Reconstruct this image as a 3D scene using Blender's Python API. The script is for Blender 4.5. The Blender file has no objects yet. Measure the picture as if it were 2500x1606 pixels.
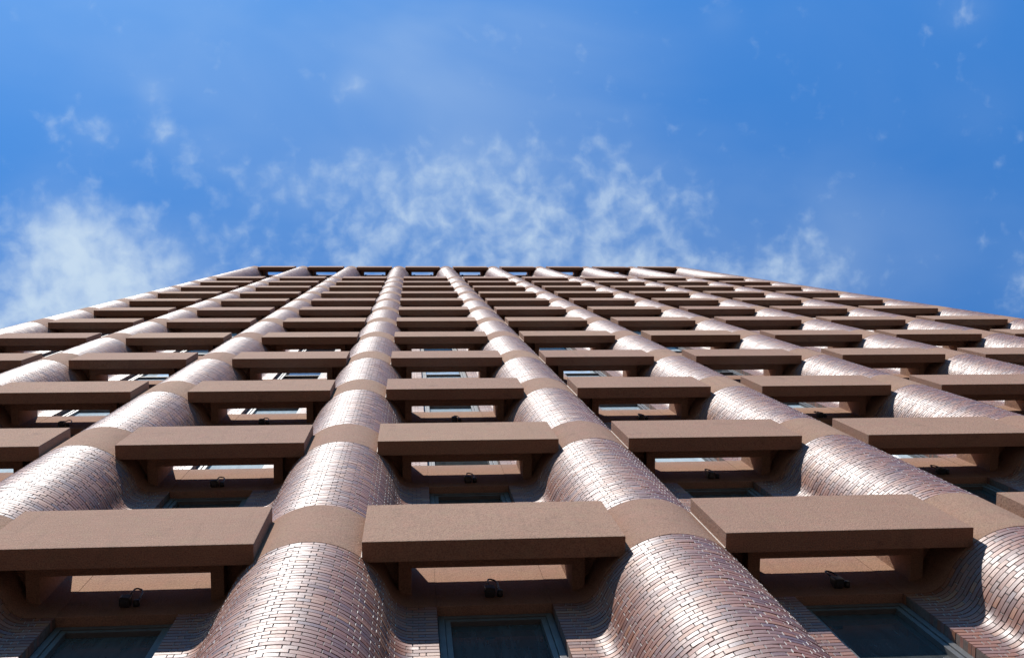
import bpy, math, random
import numpy as np
from mathutils import Matrix, Vector

random.seed(7)
RNG = np.random.default_rng(11)
SC = bpy.context.scene
COL = SC.collection

# ------------------------------------------------------------------ measures (metres)
H = 4.15                  # storey height
W = 3.100                 # column spacing
R, YC = 0.719, 0.7134     # column radius, depth of column axis behind the lintel faces
YW = 0.575                # depth of the wall plane
AL = 0.4387               # lintel end, from the column axis
XJ = 1.058                # window jamb, from the column axis
T = 1.182                 # height of a stone band
Z0 = 10.31                # underside of the lowest lintel in view, above the ground
KTOP = 14.444             # storeys up to the crowning lintel
T11, TTOP = 1.62, 1.85
COLS = list(range(-3, 7))
BAYS = list(range(-3, 6))

# ------------------------------------------------------------------ camera
cam_d = bpy.data.cameras.new('camera')
cam = bpy.data.objects.new('camera', cam_d)
COL.objects.link(cam)
CR = Vector((0.9956300, -0.0047982, -0.0932619))
CU = Vector((0.0041270, -0.9954427, 0.0952724))
CF = Vector((0.0932941, 0.0952410, 0.9910728))
CP = Vector((0.86379, -2.60131, Z0 - 8.71065))
m = Matrix((CR, CU, -CF)).transposed().to_4x4()
m.translation = CP
cam.matrix_world = m
cam_d.sensor_width = 36.0
cam_d.lens = 36.0 * 2600.0 / 2500.0
cam_d.clip_start = 0.05
cam_d.clip_end = 20000.0
SC.camera = cam

# ------------------------------------------------------------------ light
SUN = Vector((-0.276, -0.709, 1.0)).normalized()      # towards the sun
sun_d = bpy.data.lights.new('sun', 'SUN')
sun_d.energy = 5.0
sun_d.angle = math.radians(0.53)
sun_d.color = (1.0, 0.955, 0.89)
sun = bpy.data.objects.new('sun', sun_d)
sun.rotation_euler = SUN.to_track_quat('Z', 'Y').to_euler()
sun.location = (-20, -40, 80)
COL.objects.link(sun)

SC.cycles.max_bounces = 6
SC.cycles.diffuse_bounces = 3
SC.cycles.glossy_bounces = 3
SC.view_settings.view_transform = 'Standard'
SC.view_settings.look = 'None'
SC.view_settings.exposure = 0.45
SC.view_settings.gamma = 1.0
SC.view_settings.use_curve_mapping = False

class NT:
    """small helper to wire shader nodes"""
    def __init__(s, tree):
        s.t = tree; s.t.nodes.clear()
    def n(s, kind, **kw):
        nd = s.t.nodes.new(kind)
        for k, v in kw.items(): setattr(nd, k, v)
        return nd
    def l(s, a, b): s.t.links.new(a, b)
    def put(s, sock, v):
        if isinstance(v, bpy.types.NodeSocket): s.l(v, sock)
        else: sock.default_value = v
    def math(s, op, a, b=0.0, c=None, clamp=False):
        nd = s.n('ShaderNodeMath', operation=op, use_clamp=clamp)
        s.put(nd.inputs[0], a); s.put(nd.inputs[1], b)
        if c is not None: s.put(nd.inputs[2], c)
        return nd.outputs[0]
    def vec(s, op, a, b=(0, 0, 0), scale=None):
        nd = s.n('ShaderNodeVectorMath', operation=op)
        s.put(nd.inputs[0], a)
        if op != 'LENGTH' and op != 'SCALE': s.put(nd.inputs[1], b)
        if scale is not None: s.put(nd.inputs['Scale'], scale)
        return nd.outputs['Value'] if op in ('LENGTH', 'DOT_PRODUCT', 'DISTANCE') else nd.outputs['Vector']
    def noise(s, vec, scale, detail=4.0, rough=0.5, dist=0.0, out='Fac'):
        nd = s.n('ShaderNodeTexNoise')
        if vec is not None: s.l(vec, nd.inputs['Vector'])
        nd.inputs['Scale'].default_value = scale
        nd.inputs['Detail'].default_value = detail
        nd.inputs['Roughness'].default_value = rough
        nd.inputs['Distortion'].default_value = dist
        return nd.outputs[out]
    def rng(s, v, a, b, c=0.0, d=1.0, smooth=True):
        nd = s.n('ShaderNodeMapRange', interpolation_type='SMOOTHSTEP' if smooth else 'LINEAR')
        s.put(nd.inputs['Value'], v)
        for k, x in zip(('From Min', 'From Max', 'To Min', 'To Max'), (a, b, c, d)): nd.inputs[k].default_value = x
        return nd.outputs['Result']
    def mix(s, f, a, b, blend='MIX'):
        nd = s.n('ShaderNodeMix', data_type='RGBA', blend_type=blend)
        s.put(nd.inputs[0], f); s.put(nd.inputs[6], a); s.put(nd.inputs[7], b)
        return nd.outputs[2]
    def ramp(s, f, stops, interp='LINEAR'):
        nd = s.n('ShaderNodeValToRGB'); s.l(f, nd.inputs[0])
        cr = nd.color_ramp; cr.interpolation = interp
        while len(cr.elements) < len(stops): cr.elements.new(0.5)
        for e, (p, c) in zip(cr.elements, stops): e.position = p; e.color = (*c, 1)
        return nd.outputs[0]

# ------------------------------------------------------------------ sky: clear blue with a thin broken cloud layer
world = bpy.data.worlds.new('World')
SC.world = world
world.use_nodes = True
w = NT(world.node_tree)
sky = w.n('ShaderNodeTexSky', sky_type='NISHITA', sun_disc=False)
sky.sun_elevation = math.asin(SUN.z)
sky.sun_rotation = math.atan2(SUN.x, SUN.y)
sky.altitude = 20.0
sky.air_density = 1.0
sky.dust_density = 0.3
sky.ozone_density = 1.6
tc = w.n('ShaderNodeTexCoord')
sep = w.n('ShaderNodeSeparateXYZ'); w.l(tc.outputs['Generated'], sep.inputs[0])
zz = w.math('MAXIMUM', sep.outputs[2], 0.06)
cmb = w.n('ShaderNodeCombineXYZ')
w.l(w.math('DIVIDE', sep.outputs[0], zz), cmb.inputs[0]); w.l(w.math('DIVIDE', sep.outputs[1], zz), cmb.inputs[1])
P = cmb.outputs[0]                                   # position on a flat cloud layer
wn = w.noise(P, 22.0, 3.0, 0.55, out='Color')
Pw = w.vec('ADD', P, w.vec('SCALE', w.vec('SUBTRACT', wn, (0.5, 0.5, 0.5)), scale=0.022))
Ps = w.vec('MULTIPLY', Pw, (1.0, 1.0, 1.0))
fbm = w.noise(Ps, 15.0, 3.0, 0.5)
puff = w.noise(Ps, 48.0, 4.0, 0.52)
broad = w.noise(P, 3.2, 3.0, 0.5)
VEIL = [(-0.22, -0.18, 0.34, 0.13, 0.24), (0.04, -0.15, 0.18, 0.10, 0.15), (0.30, 0.03, 0.30, 0.08, 0.14)]
BLOBS = [  # layer x, y, radius x, y, amount
    (-0.265, 0.060, 0.100, 0.060, 0.34), (-0.315, 0.008, 0.060, 0.045, 0.26), (-0.36, 0.085, 0.07, 0.03, 0.26),
    (0.090, 0.000, 0.125, 0.050, 0.17), (0.200, -0.020, 0.100, 0.070, 0.15), (0.110, 0.045, 0.20, 0.032, 0.15),
    (-0.025, 0.000, 0.070, 0.050, 0.14), (-0.115, -0.030, 0.055, 0.032, 0.15), (-0.195, -0.064, 0.038, 0.028, 0.13), (-0.03, -0.055, 0.07, 0.025, 0.09),
    (-0.055, -0.128, 0.016, 0.012, 0.24), (-0.232, -0.116, 0.014, 0.014, 0.20), (-0.226, -0.086, 0.014, 0.014, 0.18),
    (-0.290, -0.085, 0.030, 0.018, 0.14), (0.395, 0.030, 0.045, 0.050, 0.13), (0.330, 0.050, 0.09, 0.03, 0.16),
    (0.530, -0.212, 0.030, 0.022, 0.14), (0.290, -0.200, 0.018, 0.016, 0.11), (0.550, -0.115, 0.035, 0.035, 0.05),
    (0.600, 0.055, 0.025, 0.045, 0.16), (0.060, -0.060, 0.080, 0.030, 0.10),
]
cov = None
for bx, by, rx, ry, amt in BLOBS:
    d = w.vec('MULTIPLY', w.vec('SUBTRACT', P, (bx, by, 0)), (1 / rx, 1 / ry, 0))
    g = w.math('MULTIPLY', w.math('POWER', 2.7183, w.math('MULTIPLY', w.vec('DOT_PRODUCT', d, d), -1.0)), amt)
    cov = g if cov is None else w.math('ADD', cov, g)
far = w.math('MULTIPLY', w.rng(w.vec('LENGTH', P), 0.75, 1.6), w.math('MULTIPLY', w.math('SUBTRACT', broad, 0.42), 0.9))
body = w.math('ADD', w.math('ADD', w.math('MULTIPLY', fbm, 0.40), w.math('MULTIPLY', puff, 0.60)), w.math('ADD', cov, far))
dens = w.math('MULTIPLY', w.rng(body, 0.57, 1.06), 0.80)
vs = None
for bx, by, rx, ry, amt in VEIL:
    d = w.vec('MULTIPLY', w.vec('SUBTRACT', P, (bx, by, 0)), (1 / rx, 1 / ry, 0))
    g = w.math('MULTIPLY', w.math('POWER', 2.7183, w.math('MULTIPLY', w.vec('DOT_PRODUCT', d, d), -1.0)), amt)
    vs = g if vs is None else w.math('ADD', vs, g)
veil = w.math('MULTIPLY', w.rng(w.noise(w.vec('MULTIPLY', P, (1.0, 1.9, 1.0)), 3.4, 4.0, 0.5, 0.4), 0.30, 0.80, 0.35, 1.0), w.math('ADD', w.math('ADD', vs, w.math('MULTIPLY', cov, 0.75)), 0.05))
dens = w.math('ADD', dens, w.math('MULTIPLY', veil, w.math('SUBTRACT', 1.0, dens)), clamp=True)
bg1 = w.n('ShaderNodeBackground'); bg2 = w.n('ShaderNodeBackground')
tint = w.mix(1.0, sky.outputs[0], (0.25, 0.90, 1.46, 1), 'MULTIPLY')
w.l(tint, bg1.inputs[0]); bg1.inputs[1].default_value = 0.108
bg2.inputs[0].default_value = (0.72, 0.87, 1.0, 1); bg2.inputs[1].default_value = 0.66
ms = w.n('ShaderNodeMixShader'); w.l(dens, ms.inputs[0]); w.l(bg1.outputs[0], ms.inputs[1]); w.l(bg2.outputs[0], ms.inputs[2])
wo = w.n('ShaderNodeOutputWorld'); w.l(ms.outputs[0], wo.inputs[0])

# ------------------------------------------------------------------ materials
MAT = {}
def new_mat(name):
    mt = bpy.data.materials.new(name); mt.use_nodes = True
    t = NT(mt.node_tree)
    out = t.n('ShaderNodeOutputMaterial'); p = t.n('ShaderNodeBsdfPrincipled')
    t.l(p.outputs[0], out.inputs[0]); MAT[name] = mt
    return t, p
def bump(t, h, strength, dist):
    b = t.n('ShaderNodeBump'); b.inputs['Strength'].default_value = strength; b.inputs['Distance'].default_value = dist
    t.l(h, b.inputs['Height']); return b.outputs[0]

def stone_mat(name, tone):
    t, p = new_mat(name)
    g = t.n('ShaderNodeNewGeometry'); pos = g.outputs['Position']
    oi = t.n('ShaderNodeObjectInfo')
    big = t.noise(pos, 0.9, 5.0, 0.6)
    mid = t.noise(t.vec('MULTIPLY', pos, (1.0, 1.0, 4.0)), 3.5, 5.0, 0.62)
    grain = t.noise(pos, 80.0, 4.0, 0.7)
    pit = t.noise(pos, 30.0, 4.0, 0.65)
    c = t.ramp(t.math('ADD', t.math('MULTIPLY', big, 0.5), t.math('MULTIPLY', mid, 0.5)),
               [(0.30, tuple(x * 0.86 for x in tone)), (0.5, tone), (0.72, tuple(min(1, x * 1.12) for x in tone))])
    c = t.mix(t.math('MULTIPLY', t.rng(grain, 0.42, 0.62), 0.75), c, (tone[0] * 0.55, tone[1] * 0.54, tone[2] * 0.56, 1))
    patch = t.noise(pos, 5.5, 4.0, 0.6)
    c = t.mix(t.math('MULTIPLY', t.rng(patch, 0.5, 0.7), 0.30), c, (tone[0] * 0.86, tone[1] * 1.0, tone[2] * 0.92, 1))
    c = t.mix(t.math('MULTIPLY', t.rng(patch, 0.5, 0.3), 0.30), c, (tone[0] * 1.02, tone[1] * 0.88, tone[2] * 0.90, 1))
    hv = t.n('ShaderNodeHueSaturation'); t.l(c, hv.inputs['Color'])
    t.l(t.rng(oi.outputs['Random'], 0, 1, 0.95, 1.05, False), hv.inputs['Value'])
    t.l(t.rng(oi.outputs['Random'], 0, 1, 0.496, 0.503, False), hv.inputs['Hue'])
    # sooty stains, seeded by the stone
    st = t.noise(t.vec('ADD', pos, t.vec('SCALE', (7.0, 3.0, 5.0), scale=oi.outputs['Random'])), 2.3, 6.0, 0.7)
    c2 = t.mix(t.math('MULTIPLY', t.rng(st, 0.57, 0.76), 0.42), hv.outputs[0], (0.065, 0.048, 0.04, 1))
    run = t.noise(t.vec('MULTIPLY', pos, (11.0, 11.0, 0.7)), 1.0, 5.0, 0.65)      # rain runs down the faces
    c2 = t.mix(t.math('MULTIPLY', t.rng(run, 0.52, 0.75), 0.28), c2, (tone[0] * 0.5, tone[1] * 0.52, tone[2] * 0.55, 1))
    t.l(c2, p.inputs['Base Color'])
    p.inputs['Roughness'].default_value = 0.88
    p.inputs['Specular IOR Level'].default_value = 0.08
    hgt = t.math('ADD', t.math('MULTIPLY', grain, 0.45), t.math('MULTIPLY', pit, 0.7))
    t.l(bump(t, hgt, 0.85, 0.013), p.inputs['Normal'])
stone_mat('sandstone', (0.345, 0.200, 0.133))

def brick_mat(name, single):
    t, p = new_mat(name)
    oi = t.n('ShaderNodeObjectInfo')
    g = t.n('ShaderNodeNewGeometry'); pos = g.outputs['Position']
    if single:
        r = oi.outputs['Random']
    else:
        a = t.n('ShaderNodeAttribute', attribute_type='GEOMETRY', attribute_name='tone')
        r = t.math('FRACT', t.math('ADD', a.outputs['Fac'], t.math('MULTIPLY', oi.outputs['Random'], 7.31)))
    c = t.ramp(r, [(0.0, (0.202, 0.067, 0.037)), (0.22, (0.241, 0.084, 0.042)), (0.40, (0.174, 0.068, 0.048)),
                   (0.56, (0.150, 0.068, 0.055)), (0.70, (0.216, 0.076, 0.043)), (0.84, (0.278, 0.109, 0.047)),
                   (0.95, (0.122, 0.061, 0.063)), (1.0, (0.189, 0.068, 0.042))])
    r2 = t.math('FRACT', t.math('MULTIPLY', r, 17.13))
    mot = t.noise(pos, 38.0, 4.0, 0.6)
    c = t.mix(t.math('MULTIPLY', t.rng(mot, 0.35, 0.72), 0.28), c, (0.22, 0.125, 0.095, 1))
    hv = t.n('ShaderNodeHueSaturation'); t.l(c, hv.inputs['Color'])
    t.l(t.rng(r2, 0, 1, 0.88, 1.10, False), hv.inputs['Value'])
    t.l(hv.outputs[0], p.inputs['Base Color'])
    ro = t.math('ADD', t.rng(r2, 0, 1, 0.48, 0.62, False), t.math('MULTIPLY', t.math('SUBTRACT', mot, 0.5), 0.22))
    t.l(ro, p.inputs['Roughness'])
    p.inputs['IOR'].default_value = 1.60
    t.l(bump(t, t.noise(pos, 70.0, 4.0, 0.65), 0.25, 0.004), p.inputs['Normal'])
brick_mat('glazed_brick', False)
brick_mat('glazed_brick_single', True)

t, p = new_mat('mortar')
g = t.n('ShaderNodeNewGeometry')
t.l(t.ramp(t.noise(g.outputs['Position'], 30.0, 4.0, 0.6), [(0.3, (0.095, 0.062, 0.048)), (0.7, (0.16, 0.11, 0.088))]), p.inputs['Base Color'])
p.inputs['Roughness'].default_value = 0.9

t, p = new_mat('joint_mortar')
g = t.n('ShaderNodeNewGeometry')
t.l(t.ramp(t.noise(g.outputs['Position'], 40.0, 4.0, 0.6), [(0.3, (0.46, 0.41, 0.37)), (0.7, (0.66, 0.61, 0.56))]), p.inputs['Base Color'])
p.inputs['Roughness'].default_value = 0.7

t, p = new_mat('sealant')
g = t.n('ShaderNodeNewGeometry')
t.l(t.ramp(t.noise(g.outputs['Position'], 12.0, 4.0, 0.6), [(0.3, (0.42, 0.34, 0.28)), (0.7, (0.62, 0.54, 0.46))]), p.inputs['Base Color'])
p.inputs['Roughness'].default_value = 0.8

t, p = new_mat('aluminium')
g = t.n('ShaderNodeNewGeometry')
t.l(t.ramp(t.noise(g.outputs['Position'], 5.0, 5.0, 0.6), [(0.3, (0.080, 0.078, 0.076)), (0.7, (0.120, 0.116, 0.112))]), p.inputs['Base Color'])
p.inputs['Metallic'].default_value = 0.0
p.inputs['Roughness'].default_value = 0.5
p.inputs['Specular IOR Level'].default_value = 0.3

t, p = new_mat('dark_gasket')
g = t.n('ShaderNodeNewGeometry')
t.l(t.ramp(t.noise(g.outputs['Position'], 9.0, 3.0, 0.5), [(0.3, (0.018, 0.018, 0.02)), (0.7, (0.03, 0.03, 0.034))]), p.inputs['Base Color'])
p.inputs['Roughness'].default_value = 0.5

def glass_mat(name, lo, hi):
    t, p = new_mat(name)
    g = t.n('ShaderNodeNewGeometry'); pos = g.outputs['Position']
    dust = t.noise(t.vec('MULTIPLY', pos, (6.0, 1.0, 0.8)), 2.2, 6.0, 0.62)
    oi = t.n('ShaderNodeObjectInfo')
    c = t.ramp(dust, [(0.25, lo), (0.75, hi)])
    hv = t.n('ShaderNodeHueSaturation'); t.l(c, hv.inputs['Color']); t.l(t.rng(oi.outputs['Random'], 0, 1, 0.75, 1.2, False), hv.inputs['Value'])
    t.l(hv.outputs[0], p.inputs['Base Color'])
    p.inputs['Roughness'].default_value = 0.035
    p.inputs['IOR'].default_value = 1.38
    t.l(bump(t, t.noise(pos, 1.6, 2.0, 0.5), 0.06, 0.05), p.inputs['Normal'])
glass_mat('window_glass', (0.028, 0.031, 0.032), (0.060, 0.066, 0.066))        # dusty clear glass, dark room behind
glass_mat('window_glass_blind', (0.44, 0.50, 0.51), (0.60, 0.66, 0.66))        # pale blind drawn close behind the glass

t, p = new_mat('black_metal')
g = t.n('ShaderNodeNewGeometry')
t.l(t.ramp(t.noise(g.outputs['Position'], 22.0, 4.0, 0.6), [(0.3, (0.012, 0.012, 0.013)), (0.7, (0.035, 0.033, 0.032))]), p.inputs['Base Color'])
p.inputs['Roughness'].default_value = 0.5

t, p = new_mat('lamp_glass')
g = t.n('ShaderNodeNewGeometry')
t.l(t.ramp(t.noise(g.outputs['Position'], 30.0, 2.0, 0.5), [(0.3, (0.02, 0.02, 0.022)), (0.7, (0.035, 0.035, 0.037))]), p.inputs['Base Color'])
p.inputs['Roughness'].default_value = 0.15

t, p = new_mat('paving')
g = t.n('ShaderNodeNewGeometry'); pos = g.outputs['Position']
bt = t.n('ShaderNodeTexBrick'); t.l(pos, bt.inputs['Vector'])
bt.inputs['Color1'].default_value = (0.028, 0.021, 0.015, 1); bt.inputs['Color2'].default_value = (0.022, 0.017, 0.013, 1); bt.inputs['Mortar'].default_value = (0.03, 0.028, 0.026, 1)
bt.inputs['Scale'].default_value = 1.0; bt.inputs['Brick Width'].default_value = 0.9; bt.inputs['Row Height'].default_value = 0.6; bt.inputs['Mortar Size'].default_value = 0.008
t.l(t.mix(t.math('MULTIPLY', t.noise(pos, 1.3, 6.0, 0.6), 0.4), bt.outputs[0], (0.022, 0.018, 0.014, 1)), p.inputs['Base Color'])
p.inputs['Roughness'].default_value = 0.85

# ------------------------------------------------------------------ mesh helpers
class MB:
    def __init__(s): s.v = []; s.f = []
    def quad(s, a, b, c, d):
        i = len(s.v); s.v += [a, b, c, d]; s.f.append((i, i + 1, i + 2, i + 3))
    def box(s, x0, x1, y0, y1, z0, z1, ch=0.0):
        """box; ch > 0 knocks the edges off"""
        if ch <= 0:
            i = len(s.v)
            s.v += [(x, y, z) for z in (z0, z1) for y in (y0, y1) for x in (x0, x1)]
            for q in ((0, 2, 3, 1), (4, 5, 7, 6), (0, 1, 5, 4), (1, 3, 7, 5), (3, 2, 6, 7), (2, 0, 4, 6)):
                s.f.append(tuple(i + k for k in q))
            return
        import bmesh
        bm = bmesh.new()
        bmesh.ops.create_cube(bm, size=1.0)
        for v in bm.verts:
            v.co = ((x0 + x1) / 2 + v.co.x * (x1 - x0), (y0 + y1) / 2 + v.co.y * (y1 - y0), (z0 + z1) / 2 + v.co.z * (z1 - z0))
        bmesh.ops.bevel(bm, geom=list(bm.edges), offset=ch, segments=2, profile=0.6, affect='EDGES')
        i = len(s.v)
        bm.verts.index_update()
        s.v += [tuple(v.co) for v in bm.verts]
        s.f += [tuple(i + v.index for v in f.verts) for f in bm.faces]
        bm.free()
    def tube(s, pts, r, n=10):
        pts = [Vector(q) for q in pts]; rings = []
        ref = Vector((0.31, 0.87, 0.38))
        for k, q in enumerate(pts):
            d = (pts[min(k + 1, len(pts) - 1)] - pts[max(k - 1, 0)]).normalized()
            a = d.cross(ref).normalized(); b = d.cross(a)
            i = len(s.v)
            s.v += [tuple(q + a * r * math.cos(2 * math.pi * j / n) + b * r * math.sin(2 * math.pi * j / n)) for j in range(n)]
            rings.append(i)
        for i0, i1 in zip(rings, rings[1:]):
            for j in range(n): s.f.append((i0 + j, i0 + (j + 1) % n, i1 + (j + 1) % n, i1 + j))
        s.f.append(tuple(rings[0] + j for j in range(n))[::-1]); s.f.append(tuple(rings[-1] + j for j in range(n)))
    def mesh(s, name, mat, smooth=False):
        me = bpy.data.meshes.new(name); me.from_pydata(s.v, [], s.f); me.validate()
        me.materials.append(MAT[mat])
        if smooth:
            for q in me.polygons: q.use_smooth = True
        me.update(); return me

def link(name, me, parent=None, loc=(0, 0, 0), rz=0.0, kind=None, label=None, cat=None, group=None):
    o = bpy.data.objects.new(name, me); COL.objects.link(o)
    o.parent = parent; o.location = loc; o.rotation_euler = (0, 0, rz)
    if kind: o['kind'] = kind
    if label: o['label'] = label
    if cat: o['category'] = cat
    if group: o['group'] = group
    return o

# ------------------------------------------------------------------ the plan curve of a column: arc, hollow fillet, straight pier
RF = 0.205
XF = math.sqrt((R + RF) ** 2 - (YC - YW + RF) ** 2)
PHI = math.atan2(XF, YC - YW + RF)          # arc half-angle, measured from straight ahead
LA, LF, LS = R * PHI, RF * PHI, XJ - XF
LH = LA + LF + LS
MOD = LH / 13.0                             # length of a header with its joint

def curve(s, corner_left=False, corner_right=False):
    """point and outward normal at arc length s from the front of the column"""
    sg = 1.0 if s >= 0 else -1.0
    a = abs(s)
    corner = corner_left if sg < 0 else corner_right
    if corner or a <= LA:
        th = a / R
        x, y, nx, ny = R * math.sin(th), YC - R * math.cos(th), math.sin(th), -math.cos(th)
    elif a <= LA + LF:
        th = PHI - (a - LA) / RF
        x, y = XF - RF * math.sin(th), (YW - RF) + RF * math.cos(th)
        nx, ny = math.sin(th), -math.cos(th)
    else:
        x, y, nx, ny = XF + (a - LA - LF), YW, 0.0, -1.0
    return sg * x, y, sg * nx, ny

def turn(s0, s1, **kw):
    a = curve(s0, **kw); b = curve(s1, **kw)
    n = 1
    tot = 0.0
    prev = a
    for i in range(1, 9):
        q = curve(s0 + (s1 - s0) * i / 8, **kw)
        tot += math.acos(max(-1, min(1, prev[2] * q[2] + prev[3] * q[3]))); prev = q
    return tot

CORNER_MODS = 28
def course_joints(stretcher, left_corner, right_corner):
    """list of (s0, s1) for the bricks of one course of English bond"""
    def half(corner):
        n = CORNER_MODS if corner else 13
        if stretcher: j = [MOD * i for i in range(1, n + 1, 2)]
        else:
            j = [MOD * (i + 0.5) for i in range(0, n - 1)]
            if not corner: j = j[:-1] + [MOD * 11.5, MOD * 12.0] if False else [q for q in j if q < MOD * 11.9] + [MOD * 12.0]
        if abs(j[-1] - n * MOD) > 1e-6: j.append(n * MOD)
        return j
    js = sorted([-q for q in half(left_corner)] + half(right_corner))
    return list(zip(js, js[1:]))

GAP, BED, BD = 0.0088, 0.0115, 0.014       # joint, brick depth shown
COURSE = (H - T) / 49.0
def course_pattern(stretcher, lc, rc):
    """vertices, quads, loop normals and brick indices of one course at z = 0"""
    V, F, N, LB, FB, VB, FM = [], [], [], [], [], [], []
    spans = course_joints(stretcher, lc, rc)
    hz = COURSE - BED
    kw = dict(corner_left=lc, corner_right=rc)
    for bi, (s0, s1) in enumerate(spans):
        endL = abs(s0) > 12.9 * MOD and not lc and s0 < 0
        endR = abs(s1) > 12.9 * MOD and not rc and s1 > 0
        a0 = s0 + (0 if endL else GAP / 2); a1 = s1 - (0 if endR else GAP / 2)
        n = max(1, int(math.ceil(turn(a0, a1, **kw) / math.radians(8.5))))
        i0 = len(V)
        cs = [curve(a0 + (a1 - a0) * k / n, **kw) for k in range(n + 1)]
        for k, (x, y, nx, ny) in enumerate(cs):
            dep = BD
            if (endL and k == 0) or (endR and k == n): dep = 0.10
            V += [(x, y, 0), (x, y, hz), (x - nx * dep, y - ny * dep, 0), (x - nx * dep, y - ny * dep, hz)]
            VB += [bi] * 4
        for k in range(n):
            a, b = i0 + 4 * k, i0 + 4 * (k + 1)
            n0, n1 = (cs[k][2], cs[k][3], 0), (cs[k + 1][2], cs[k + 1][3], 0)
            F.append((a, b, b + 1, a + 1)); N += [n0, n1, n1, n0]
            F.append((a + 1, b + 1, b + 3, a + 3)); N += [(0, 0, 1)] * 4
            F.append((b, a, a + 2, b + 2)); N += [(0, 0, -1)] * 4
            FB += [bi] * 3; LB += [bi] * 12; FM += [0] * 3
        for (q, sgn) in ((i0, -1), (i0 + 4 * n, 1)):
            c = cs[0] if sgn < 0 else cs[-1]
            tx, ty = -c[3] * sgn, c[2] * sgn          # along the curve, outwards
            F.append((q + 2, q, q + 1, q + 3) if sgn < 0 else (q, q + 2, q + 3, q + 1))
            N += [(tx, ty, 0)] * 4; FB.append(bi); LB += [bi] * 4
            FM.append(0 if (endL and sgn < 0) or (endR and sgn > 0) else 1)
    A = np.array
    return dict(V=A(V, float), F=A(F, np.int64), N=A(N, float), LB=A(LB), FB=A(FB), VB=A(VB), FM=A(FM), n=len(spans), spans=spans)

def brick_courses():
    """(z of course, is it a stretcher course) for the whole height, stone bands left out"""
    out = []
    secs = [(-Z0 + 0.0, -1 * H)]
    secs += [(k * H + (T11 if k == 11 else T), (k + 1) * H if k < 11 else KTOP * H) for k in range(-1, 12)]
    for si, (a, b) in enumerate(secs):
        n = int(round((b - a) / COURSE)); c = (b - a) / n
        for i in range(n): out.append((a + i * c + BED / 2, (i % 2 == 1), si))
    return out
COURSES = brick_courses()

def brickwork_mesh(name, lc, rc, skip):
    """every brick of a column except those in skip, as one mesh"""
    pats = [course_pattern(False, lc, rc), course_pattern(True, lc, rc)]
    Vs, Fs, Ns, Ts, Ms = [], [], [], [], []; base = 0
    for ci, (z, st, si) in enumerate(COURSES):
        p = pats[1 if st else 0]; nb = p['n']
        keep = np.array([(ci, b) not in skip for b in range(nb)])
        V = p['V'].copy(); V[:, 2] += z
        # bricks sit a hair proud or shy of each other
        off = RNG.normal(0, 0.0011, nb)
        cx = V[:, :2]
        V[:, 2] += RNG.normal(0, 0.0006, nb)[p['VB']]
        d = cx - np.array([0.0, YC]); d /= np.maximum(1e-6, np.linalg.norm(d, axis=1))[:, None]
        V[:, :2] += d * off[p['VB']][:, None]
        N = p['N'].copy()
        tl = RNG.normal(0, 0.028, (nb, 3))
        N += tl[p['LB']]; N /= np.linalg.norm(N, axis=1)[:, None]
        tone = RNG.random(nb)
        kv = keep[p['VB']]; kf = keep[p['FB']]; kl = keep[p['LB']]
        idx = np.cumsum(kv) - 1
        Vs.append(V[kv]); Fs.append(idx[p['F'][kf]] + base); Ns.append(N[kl]); Ts.append(tone[p['FB']][kf]); Ms.append(p['FM'][kf])
        base += int(kv.sum())
    V = np.concatenate(Vs); F = np.concatenate(Fs); N = np.concatenate(Ns); TN = np.concatenate(Ts)
    me = bpy.data.meshes.new(name)
    me.vertices.add(len(V)); me.vertices.foreach_set('co', V.ravel())
    me.loops.add(F.size); me.loops.foreach_set('vertex_index', F.ravel().astype(np.int32))
    me.polygons.add(len(F)); me.polygons.foreach_set('loop_start', (np.arange(len(F)) * 4).astype(np.int32))
    at = me.attributes.new('tone', 'FLOAT', 'FACE'); at.data.foreach_set('value', TN.astype(np.float32))
    me.update(calc_edges=True)
    me.polygons.foreach_set('use_smooth', np.ones(len(F), dtype=bool))
    me.normals_split_custom_set(N.astype(np.float32))
    me.polygons.foreach_set('material_index', np.concatenate(Ms).astype(np.int32))
    me.materials.append(MAT['glazed_brick']); me.materials.append(MAT['joint_mortar'])
    return me

def single_brick_mesh(name, width):
    """one loose brick of a column, origin in the middle of its face"""
    n = 4 if width > 0.15 else 2
    V, F, N = [], [], []
    half = (width - GAP) / 2 / R; hz = (COURSE - BED) / 2
    for k in range(n + 1):
        th = -half + 2 * half * k / n
        x, y = R * math.sin(th), R - R * math.cos(th)
        nx, ny = math.sin(th), -math.cos(th)
        V += [(x, y, -hz), (x, y, hz), (x - nx * BD, y - ny * BD, -hz), (x - nx * BD, y - ny * BD, hz)]
    for k in range(n):
        a, b = 4 * k, 4 * k + 4
        t0, t1 = -half + 2 * half * k / n, -half + 2 * half * (k + 1) / n
        n0, n1 = (math.sin(t0), -math.cos(t0), 0), (math.sin(t1), -math.cos(t1), 0)
        F.append((a, b, b + 1, a + 1)); N += [n0, n1, n1, n0]
        F.append((a + 1, b + 1, b + 3, a + 3)); N += [(0, 0, 1)] * 4
        F.append((b, a, a + 2, b + 2)); N += [(0, 0, -1)] * 4
    q = 4 * n
    F.append((2, 0, 1, 3)); N += [(-math.cos(half), -math.sin(half), 0)] * 4
    F.append((q, q + 2, q + 3, q + 1)); N += [(math.cos(half), -math.sin(half), 0)] * 4
    me = bpy.data.meshes.new(name); me.from_pydata(V, [], F)
    for q in me.polygons: q.use_smooth = True
    me.normals_split_custom_set(N); me.materials.append(MAT['glazed_brick_single']); me.materials.append(MAT['joint_mortar'])
    me.polygons[-1].material_index = 1; me.polygons[-2].material_index = 1
    return me

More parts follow.
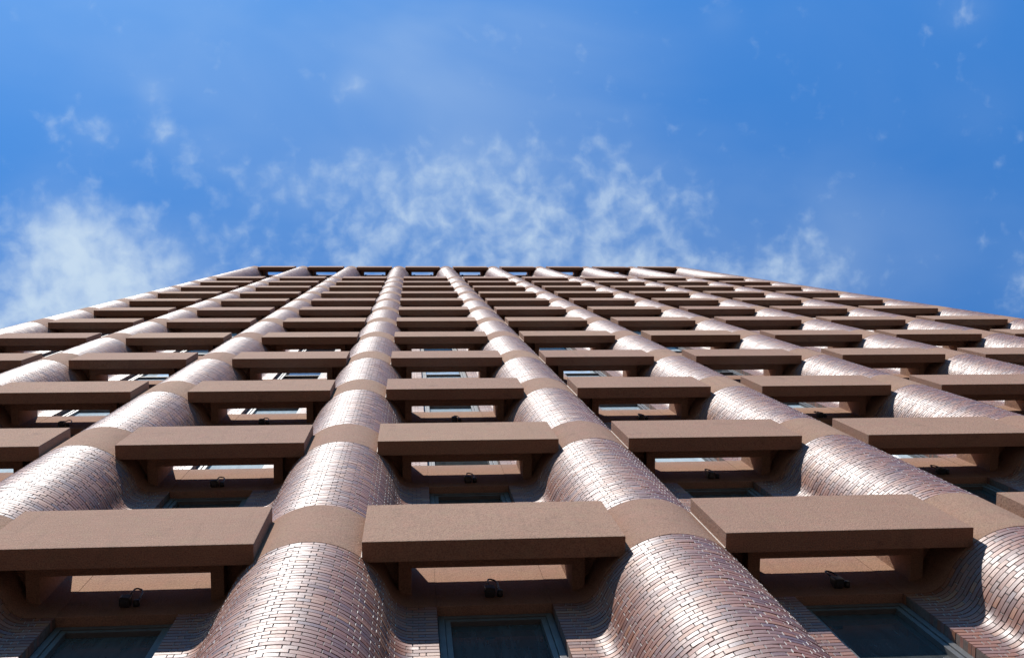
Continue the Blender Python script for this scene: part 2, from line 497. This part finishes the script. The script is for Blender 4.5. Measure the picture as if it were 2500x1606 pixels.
def profile(lc, rc, inset, step=0.045):
    s0 = -(CORNER_MODS if lc else 13) * MOD; s1 = (CORNER_MODS if rc else 13) * MOD
    n = int((s1 - s0) / step)
    pts = []
    for i in range(n + 1):
        x, y, nx, ny = curve(s0 + (s1 - s0) * i / n, lc, rc)
        pts.append((x - nx * inset, y - ny * inset, nx, ny))
    return pts

def extrude_profile(name, pts, z0, z1, mat, cap=True, back=0.9):
    mb = MB(); n = len(pts)
    mb.v = [(x, y, z0) for x, y, _, _ in pts] + [(x, y, z1) for x, y, _, _ in pts]
    mb.f = [(i, i + 1, n + i + 1, n + i) for i in range(n - 1)]
    i = len(mb.v)
    mb.v += [(pts[0][0], max(back, pts[0][1] + 0.01), z0), (pts[-1][0], max(back, pts[-1][1] + 0.01), z0), (pts[0][0], max(back, pts[0][1] + 0.01), z1), (pts[-1][0], max(back, pts[-1][1] + 0.01), z1)]
    mb.f += [(i, 0, n, i + 2), (n - 1, i + 1, i + 3, 2 * n - 1)]
    if cap:
        mb.f += [tuple([i] + [i + 1] + list(range(n - 1, -1, -1))), tuple([i + 2] + list(range(n, 2 * n)) + [i + 3])]
    me = bpy.data.meshes.new(name); me.from_pydata(mb.v, [], mb.f)
    me.polygons.foreach_set('use_smooth', [True] * len(me.polygons))
    nn = []
    for q in me.polygons:
        for vi in q.vertices:
            if q.index < n - 1: nn.append((pts[vi % n][2], pts[vi % n][3], 0.0))
            elif q.index == n - 1: nn.append((-1.0, 0.0, 0.0))
            elif q.index == n: nn.append((1.0, 0.0, 0.0))
            else: nn.append((0.0, 0.0, -1.0 if q.index == n + 1 else 1.0))
    me.normals_split_custom_set(nn)
    me.materials.append(MAT[mat]); me.update(); return me

# ------------------------------------------------------------------ ground
mb = MB(); mb.quad((-4000, -4000, 0), (4000, -4000, 0), (4000, 4000, 0), (-4000, 4000, 0))
link('ground', mb.mesh('ground', 'paving'), kind='structure', label='flat paved ground in front of the tower')

# ------------------------------------------------------------------ the tower
tower = link('tower_block', None, loc=(0, 0, Z0),
             label='brown brick tower with rounded brick columns and projecting sandstone lintels', cat='building')
ZG = -Z0
ZTOP = KTOP * H + TTOP

# which bricks are shown as single pieces: the ones that show largest on the nearest columns
def project(X):
    d = Vector(X) + Vector((0, 0, Z0)) - CP
    D = d.dot(CF)
    return 1250 + 2600 * d.dot(CR) / D, 803 - 2600 * d.dot(CU) / D, D
PATN = {st: course_joints(st, False, False) for st in (False, True)}
SINGLE = {}
for j in (-1, 0, 1, 2):
    cand = []
    for ci, (z, st, si) in enumerate(COURSES):
        if z < -3.0 or z > 9: continue
        for bi, (s0, s1) in enumerate(PATN[st]):
            if max(abs(s0), abs(s1)) > LA - 0.005: continue
            sm = (s0 + s1) / 2; x, y, nx, ny = curve(sm)
            X = Vector((j * W + x, y, z + COURSE / 2))
            px, py, D = project(X)
            if not (2 < px < 2498 and 640 < py < 1604): continue
            view = (CP - Vector((0, 0, Z0)) - X).normalized()
            fac = view.dot(Vector((nx, ny, 0)))
            if fac < 0.03: continue
            # hidden behind the lintel ends beside the column
            if abs(x) > AL - 0.03 and (z % H) > H - 0.45: continue
            cand.append((fac * (s1 - s0) / D ** 2, ci, bi, x, y, z, sm, s1 - s0))
    cand.sort(reverse=True)
    SINGLE[j] = cand[:300]

BW_SHARED = brickwork_mesh('brickwork', False, False, set())
HEAD = single_brick_mesh('header_brick', MOD)
STRE = single_brick_mesh('stretcher_brick', 2 * MOD)
MORTAR = {}
BAND = {}
def corner_of(j): return (j == COLS[0], j == COLS[-1])
BANDS = [(k, k * H, T11 if k == 11 else T) for k in range(-1, 12)] + [('top', KTOP * H, TTOP)]
for j in COLS:
    lc, rc = corner_of(j)
    if (lc, rc) not in MORTAR:
        MORTAR[(lc, rc)] = extrude_profile('column', profile(lc, rc, 0.0065), ZG, ZTOP - 0.03, 'mortar')
        BAND[(lc, rc)] = {hh: extrude_profile('stone_band', profile(lc, rc, -0.001), 0.004, hh - 0.004, 'sandstone') for hh in (T, T11, TTOP)}
    colm = link('column', MORTAR[(lc, rc)], tower, (j * W, 0, 0))
    skip = {(c[1], c[2]) for c in SINGLE.get(j, [])}
    if lc or rc: bw = brickwork_mesh('brickwork', lc, rc, set())
    elif skip: bw = brickwork_mesh('brickwork', False, False, skip)
    else: bw = BW_SHARED
    link('brickwork', bw, colm, kind='stuff')
    for _, z, hh in BANDS:
        link('stone_band', BAND[(lc, rc)][hh], colm, (0, 0, z))
    for (_, ci, bi, x, y, z, sm, ln) in SINGLE.get(j, []):
        th = sm / R
        o = link('brick', STRE if ln > 0.15 else HEAD, colm,
                 (x + random.gauss(0, .0008), y + random.gauss(0, .0010), z + (COURSE - BED) / 2 + random.gauss(0, .0005)), th + random.gauss(0, .014))
        o.rotation_euler[0] = random.gauss(0, .014)

# lintels, their brackets and the stone panel of the wall behind
XB = 0.848
def lintel_meshes(hh):
    d = {}
    mb = MB(); mb.box(AL, W - AL, 0.0, 0.178, 0.0, hh, 0.006); d['lintel'] = mb.mesh('lintel', 'sandstone')
    mb = MB(); mb.box(0.735, XB, 0.175, YW + 0.01, 0.30, hh - 0.005, 0.005); d['arm'] = mb.mesh('bracket_arm', 'sandstone')
    mb = MB(); mb.box(-XB, -0.735, 0.175, YW + 0.01, 0.30, hh - 0.005, 0.005); d['armr'] = mb.mesh('bracket_arm', 'sandstone')
    mb = MB(); mb.box(0.40, 0.737, 0.17, YW + 0.02, 0.45, hh - 0.012); d['haunch'] = mb.mesh('haunch', 'sandstone')
    mb = MB(); mb.box(-0.737, -0.40, 0.17, YW + 0.02, 0.45, hh - 0.012); d['haunchr'] = mb.mesh('haunch', 'sandstone')
    mb = MB(); mb.box(XB - 0.004, W - XB + 0.004, 0.174, 0.333, 0.30, 0.90, 0.004); d['ledge'] = mb.mesh('ledge', 'sandstone')
    sy = YC - math.sqrt(R * R - AL * AL)
    mb = MB(); mb.box(AL - 0.010, AL + 0.002, sy - 0.012, sy + 0.02, 0.008, hh - 0.01)
    d['seal'] = mb.mesh('sealant_joint', 'sealant')
    mb = MB(); mb.box(XJ + 0.0015, W - XJ - 0.0015, YW + 0.001, 1.0, 0.004, hh - 0.004, 0.003); d['panel'] = mb.mesh('spandrel_panel', 'sandstone')
    return d
LM = {hh: lintel_meshes(hh) for hh in (T, T11, TTOP)}
for k, z, hh in BANDS:
    for j in BAYS:
        d = LM[hh]; loc = (j * W, 0, z)
        li = link('lintel', d['lintel'], tower, (j * W + random.gauss(0, .003), random.gauss(0, .003), z + random.gauss(0, .002)))
        link('bracket_arm', d['arm'], li); link('bracket_arm', d['armr'], li, (W, 0, 0))
        link('haunch', d['haunch'], li); link('haunch', d['haunchr'], li, (W, 0, 0))
        link('ledge', d['ledge'], li)
        link('sealant_joint', d['seal'], li)
        link('spandrel_panel', d['panel'], tower, loc)

# windows: aluminium frame in the brick opening, sash, transom, two panes
def window_meshes(hh):
    d = {}
    x0, x1 = XJ + 0.012, W - XJ - 0.012
    yf = 0.655
    mb = MB()
    fw = 0.052
    mb.box(x0, x0 + fw, yf, 0.80, 0.004, hh - 0.004, 0.003); mb.box(x1 - fw, x1, yf, 0.80, 0.004, hh - 0.004, 0.003)
    mb.box(x0 + fw, x1 - fw, yf + .002, 0.80, hh - fw - 0.004, hh - 0.004, 0.003); mb.box(x0 + fw, x1 - fw, yf + .002, 0.80, 0.004, fw + 0.004, 0.003)
    d['window'] = mb.mesh('window', 'aluminium')
    mb = MB(); a0, a1 = x0 + fw + 0.004, x1 - fw - 0.004; sw = 0.045; zt = 1.13
    mb.box(a0, a0 + sw, yf + 0.012, 0.79, fw + 0.006, hh - fw - 0.006, 0.003); mb.box(a1 - sw, a1, yf + 0.012, 0.79, fw + 0.006, hh - fw - 0.006, 0.003)
    mb.box(a0 + sw, a1 - sw, yf + 0.014, 0.79, hh - fw - sw - .006, hh - fw - .006, 0.003); mb.box(a0 + sw, a1 - sw, yf + 0.014, 0.79, fw + .006, fw + sw - .01, 0.003)
    d['sash'] = mb.mesh('sash', 'aluminium')
    mb = MB(); mb.box(a0 + sw, a1 - sw, yf + 0.008, 0.785, zt, zt + 0.055, 0.003); d['transom'] = mb.mesh('transom', 'aluminium')
    g0, g1 = a0 + sw - 0.01, a1 - sw + 0.01
    mb = MB(); mb.box(g0, g1, 0.715, 0.727, fw + .01, zt + 0.01); d['pane_low'] = mb.mesh('pane', 'window_glass')
    mb = MB(); mb.box(g0, g1, 0.715, 0.727, zt + 0.045, hh - fw - .02); d['pane_high'] = mb.mesh('pane', 'window_glass')
    for q in ('pane_low', 'pane_high'):
        d[q + '_blind'] = d[q].copy(); d[q + '_blind'].materials.clear(); d[q + '_blind'].materials.append(MAT['window_glass_blind'])
    mb = MB(); mb.box(x0 - 0.012, x0 + 0.001, yf + 0.006, 0.75, 0.004, hh - .004); mb.box(x1 - 0.001, x1 + 0.012, yf + 0.006, 0.75, 0.004, hh - .004); d['gasket'] = mb.mesh('gasket', 'dark_gasket')
    return d
WM = window_meshes(H - T)
for k in range(-1, 11):
    for j in BAYS:
        loc = (j * W, 0, k * H + T)
        wi = link('window', WM['window'], tower, loc)
        drawn = random.random() < 0.85
        for nm, key in (('sash', 'sash'), ('transom', 'transom'), ('pane', 'pane_low' if k < 1 or not drawn else 'pane_low_blind'), ('pane', 'pane_high' if k < 2 or not drawn else 'pane_high_blind'), ('gasket', 'gasket')):
            link(nm, WM[key], wi)
# solid wall behind: blind wall of the plant storey, ground storey, sides and roof
mb = MB(); mb.box(XJ - 0.01, W - XJ + 0.01, YW + 0.06, 1.0, 0.006, KTOP * H - 11 * H - T11 - 0.006); PLANT = mb.mesh('infill_wall', 'mortar')
mb = MB(); mb.box(XJ - 0.01, W - XJ + 0.01, YW + 0.06, 1.0, 0.0, Z0 - H - 0.006); BASE = mb.mesh('infill_wall', 'mortar')
for j in BAYS:
    link('infill_wall', PLANT, tower, (j * W, 0, 11 * H + T11))
    link('infill_wall', BASE, tower, (j * W, 0, ZG))
XL, XR_ = COLS[0] * W - 0.10, COLS[-1] * W + 0.10
mb = MB(); mb.box(XL, XR_, 1.01, 1.25, ZG, KTOP * H + 0.2); link('back_wall', mb.mesh('back_wall', 'dark_gasket'), tower)
for xa, xb in ((XL, XL + 0.3), (XR_ - 0.3, XR_)):
    mb = MB(); mb.box(xa, xb, 1.26, 16.0, ZG, KTOP * H + TTOP - 0.05); link('side_wall', mb.mesh('side_wall', 'mortar'), tower)
mb = MB(); mb.box(XL + 0.31, XR_ - 0.31, 1.26, 16.0, KTOP * H - 0.4, KTOP * H + 0.1); link('roof', mb.mesh('roof', 'mortar'), tower)

# ------------------------------------------------------------------ floodlights on the stone behind the lintels
mb = MB(); mb.box(-0.055, 0.050, -0.100, -0.012, 0.0, 0.115, 0.016); mb.box(-0.045, 0.04, -0.014, 0.002, 0.02, 0.095, 0.003)
for i in range(5): mb.box(-0.050 + i * 0.021, -0.043 + i * 0.021, -0.092, -0.020, 0.112, 0.128)
F_BODY = mb.mesh('floodlight', 'black_metal')
mb = MB(); mb.box(-0.044, 0.039, -0.092, -0.022, -0.008, 0.004, 0.003); F_LENS = mb.mesh('lens', 'lamp_glass')
pts = [(0.0, -0.055, 0.10), (0.0, -0.055, 0.35)]
for i in range(1, 9):
    a = math.pi * 0.5 * i / 8
    pts.append((0.028 * (1 - math.cos(a)), -0.055, 0.35 + 0.028 * math.sin(a)))
pts += [(0.07, -0.050, 0.360), (0.095, -0.045, 0.30), (0.10, -0.035, 0.18), (0.10, -0.03, 0.075)]
mb = MB(); mb.tube(pts, 0.0085, 10); F_PIPE = mb.mesh('conduit', 'black_metal', True)
mb = MB(); mb.tube([(0.10, -0.062, 0.055), (0.10, 0.002, 0.055)], 0.030, 16); mb.tube([(0.10, -0.066, 0.055), (0.10, -0.060, 0.055)], 0.024, 16); F_BOX = mb.mesh('junction_box', 'black_metal', True)
def floodlight(x, z, label, group, upright=False):
    o = link('floodlight', F_BODY, None, (x, YW, Z0 + z), label=label, cat='floodlight', group=group)
    o.rotation_euler = (0, 0, random.gauss(0, 0.05))
    o.scale = (0.86, 0.86, 0.95)
    link('lens', F_LENS, o); link('conduit', F_PIPE, o)
    if not upright: link('junction_box', F_BOX, o)
    return o
ROWS = {0: ('lowest', {-1: 'leftmost', 0: 'middle', 1: 'rightmost'}, 3),
        1: ('second lowest', {-1: 'leftmost', 0: 'second from left', 1: 'third from left', 2: 'rightmost'}, 4),
        2: ('third lowest', {-2: 'leftmost', -1: 'second from left', 0: 'third from left', 1: 'fourth from left', 2: 'rightmost'}, 5)}
for k, (row, bays, n) in ROWS.items():
    for j, which in bays.items():
        floodlight((j + 0.5) * W - 0.01 + random.gauss(0, 0.012), k * H + 0.15 + random.gauss(0, 0.01),
                   'black floodlight behind the %s lintel row, %s of %d' % (row, which, n), 'floodlights behind the lintels')
ORD = ['first', 'second', 'third', 'fourth', 'fifth', 'sixth', 'seventh']
for i, j in enumerate(range(-3, 4)):
    for x, side in ((XB + 0.16, 'left'), (W - XB - 0.16, 'right')):
        floodlight(j * W + x, KTOP * H + 0.35, 'tiny black floodlight at the %s side of the %s rooftop opening from the left' % (side, ORD[i]), 'floodlights under the roof edge', True)
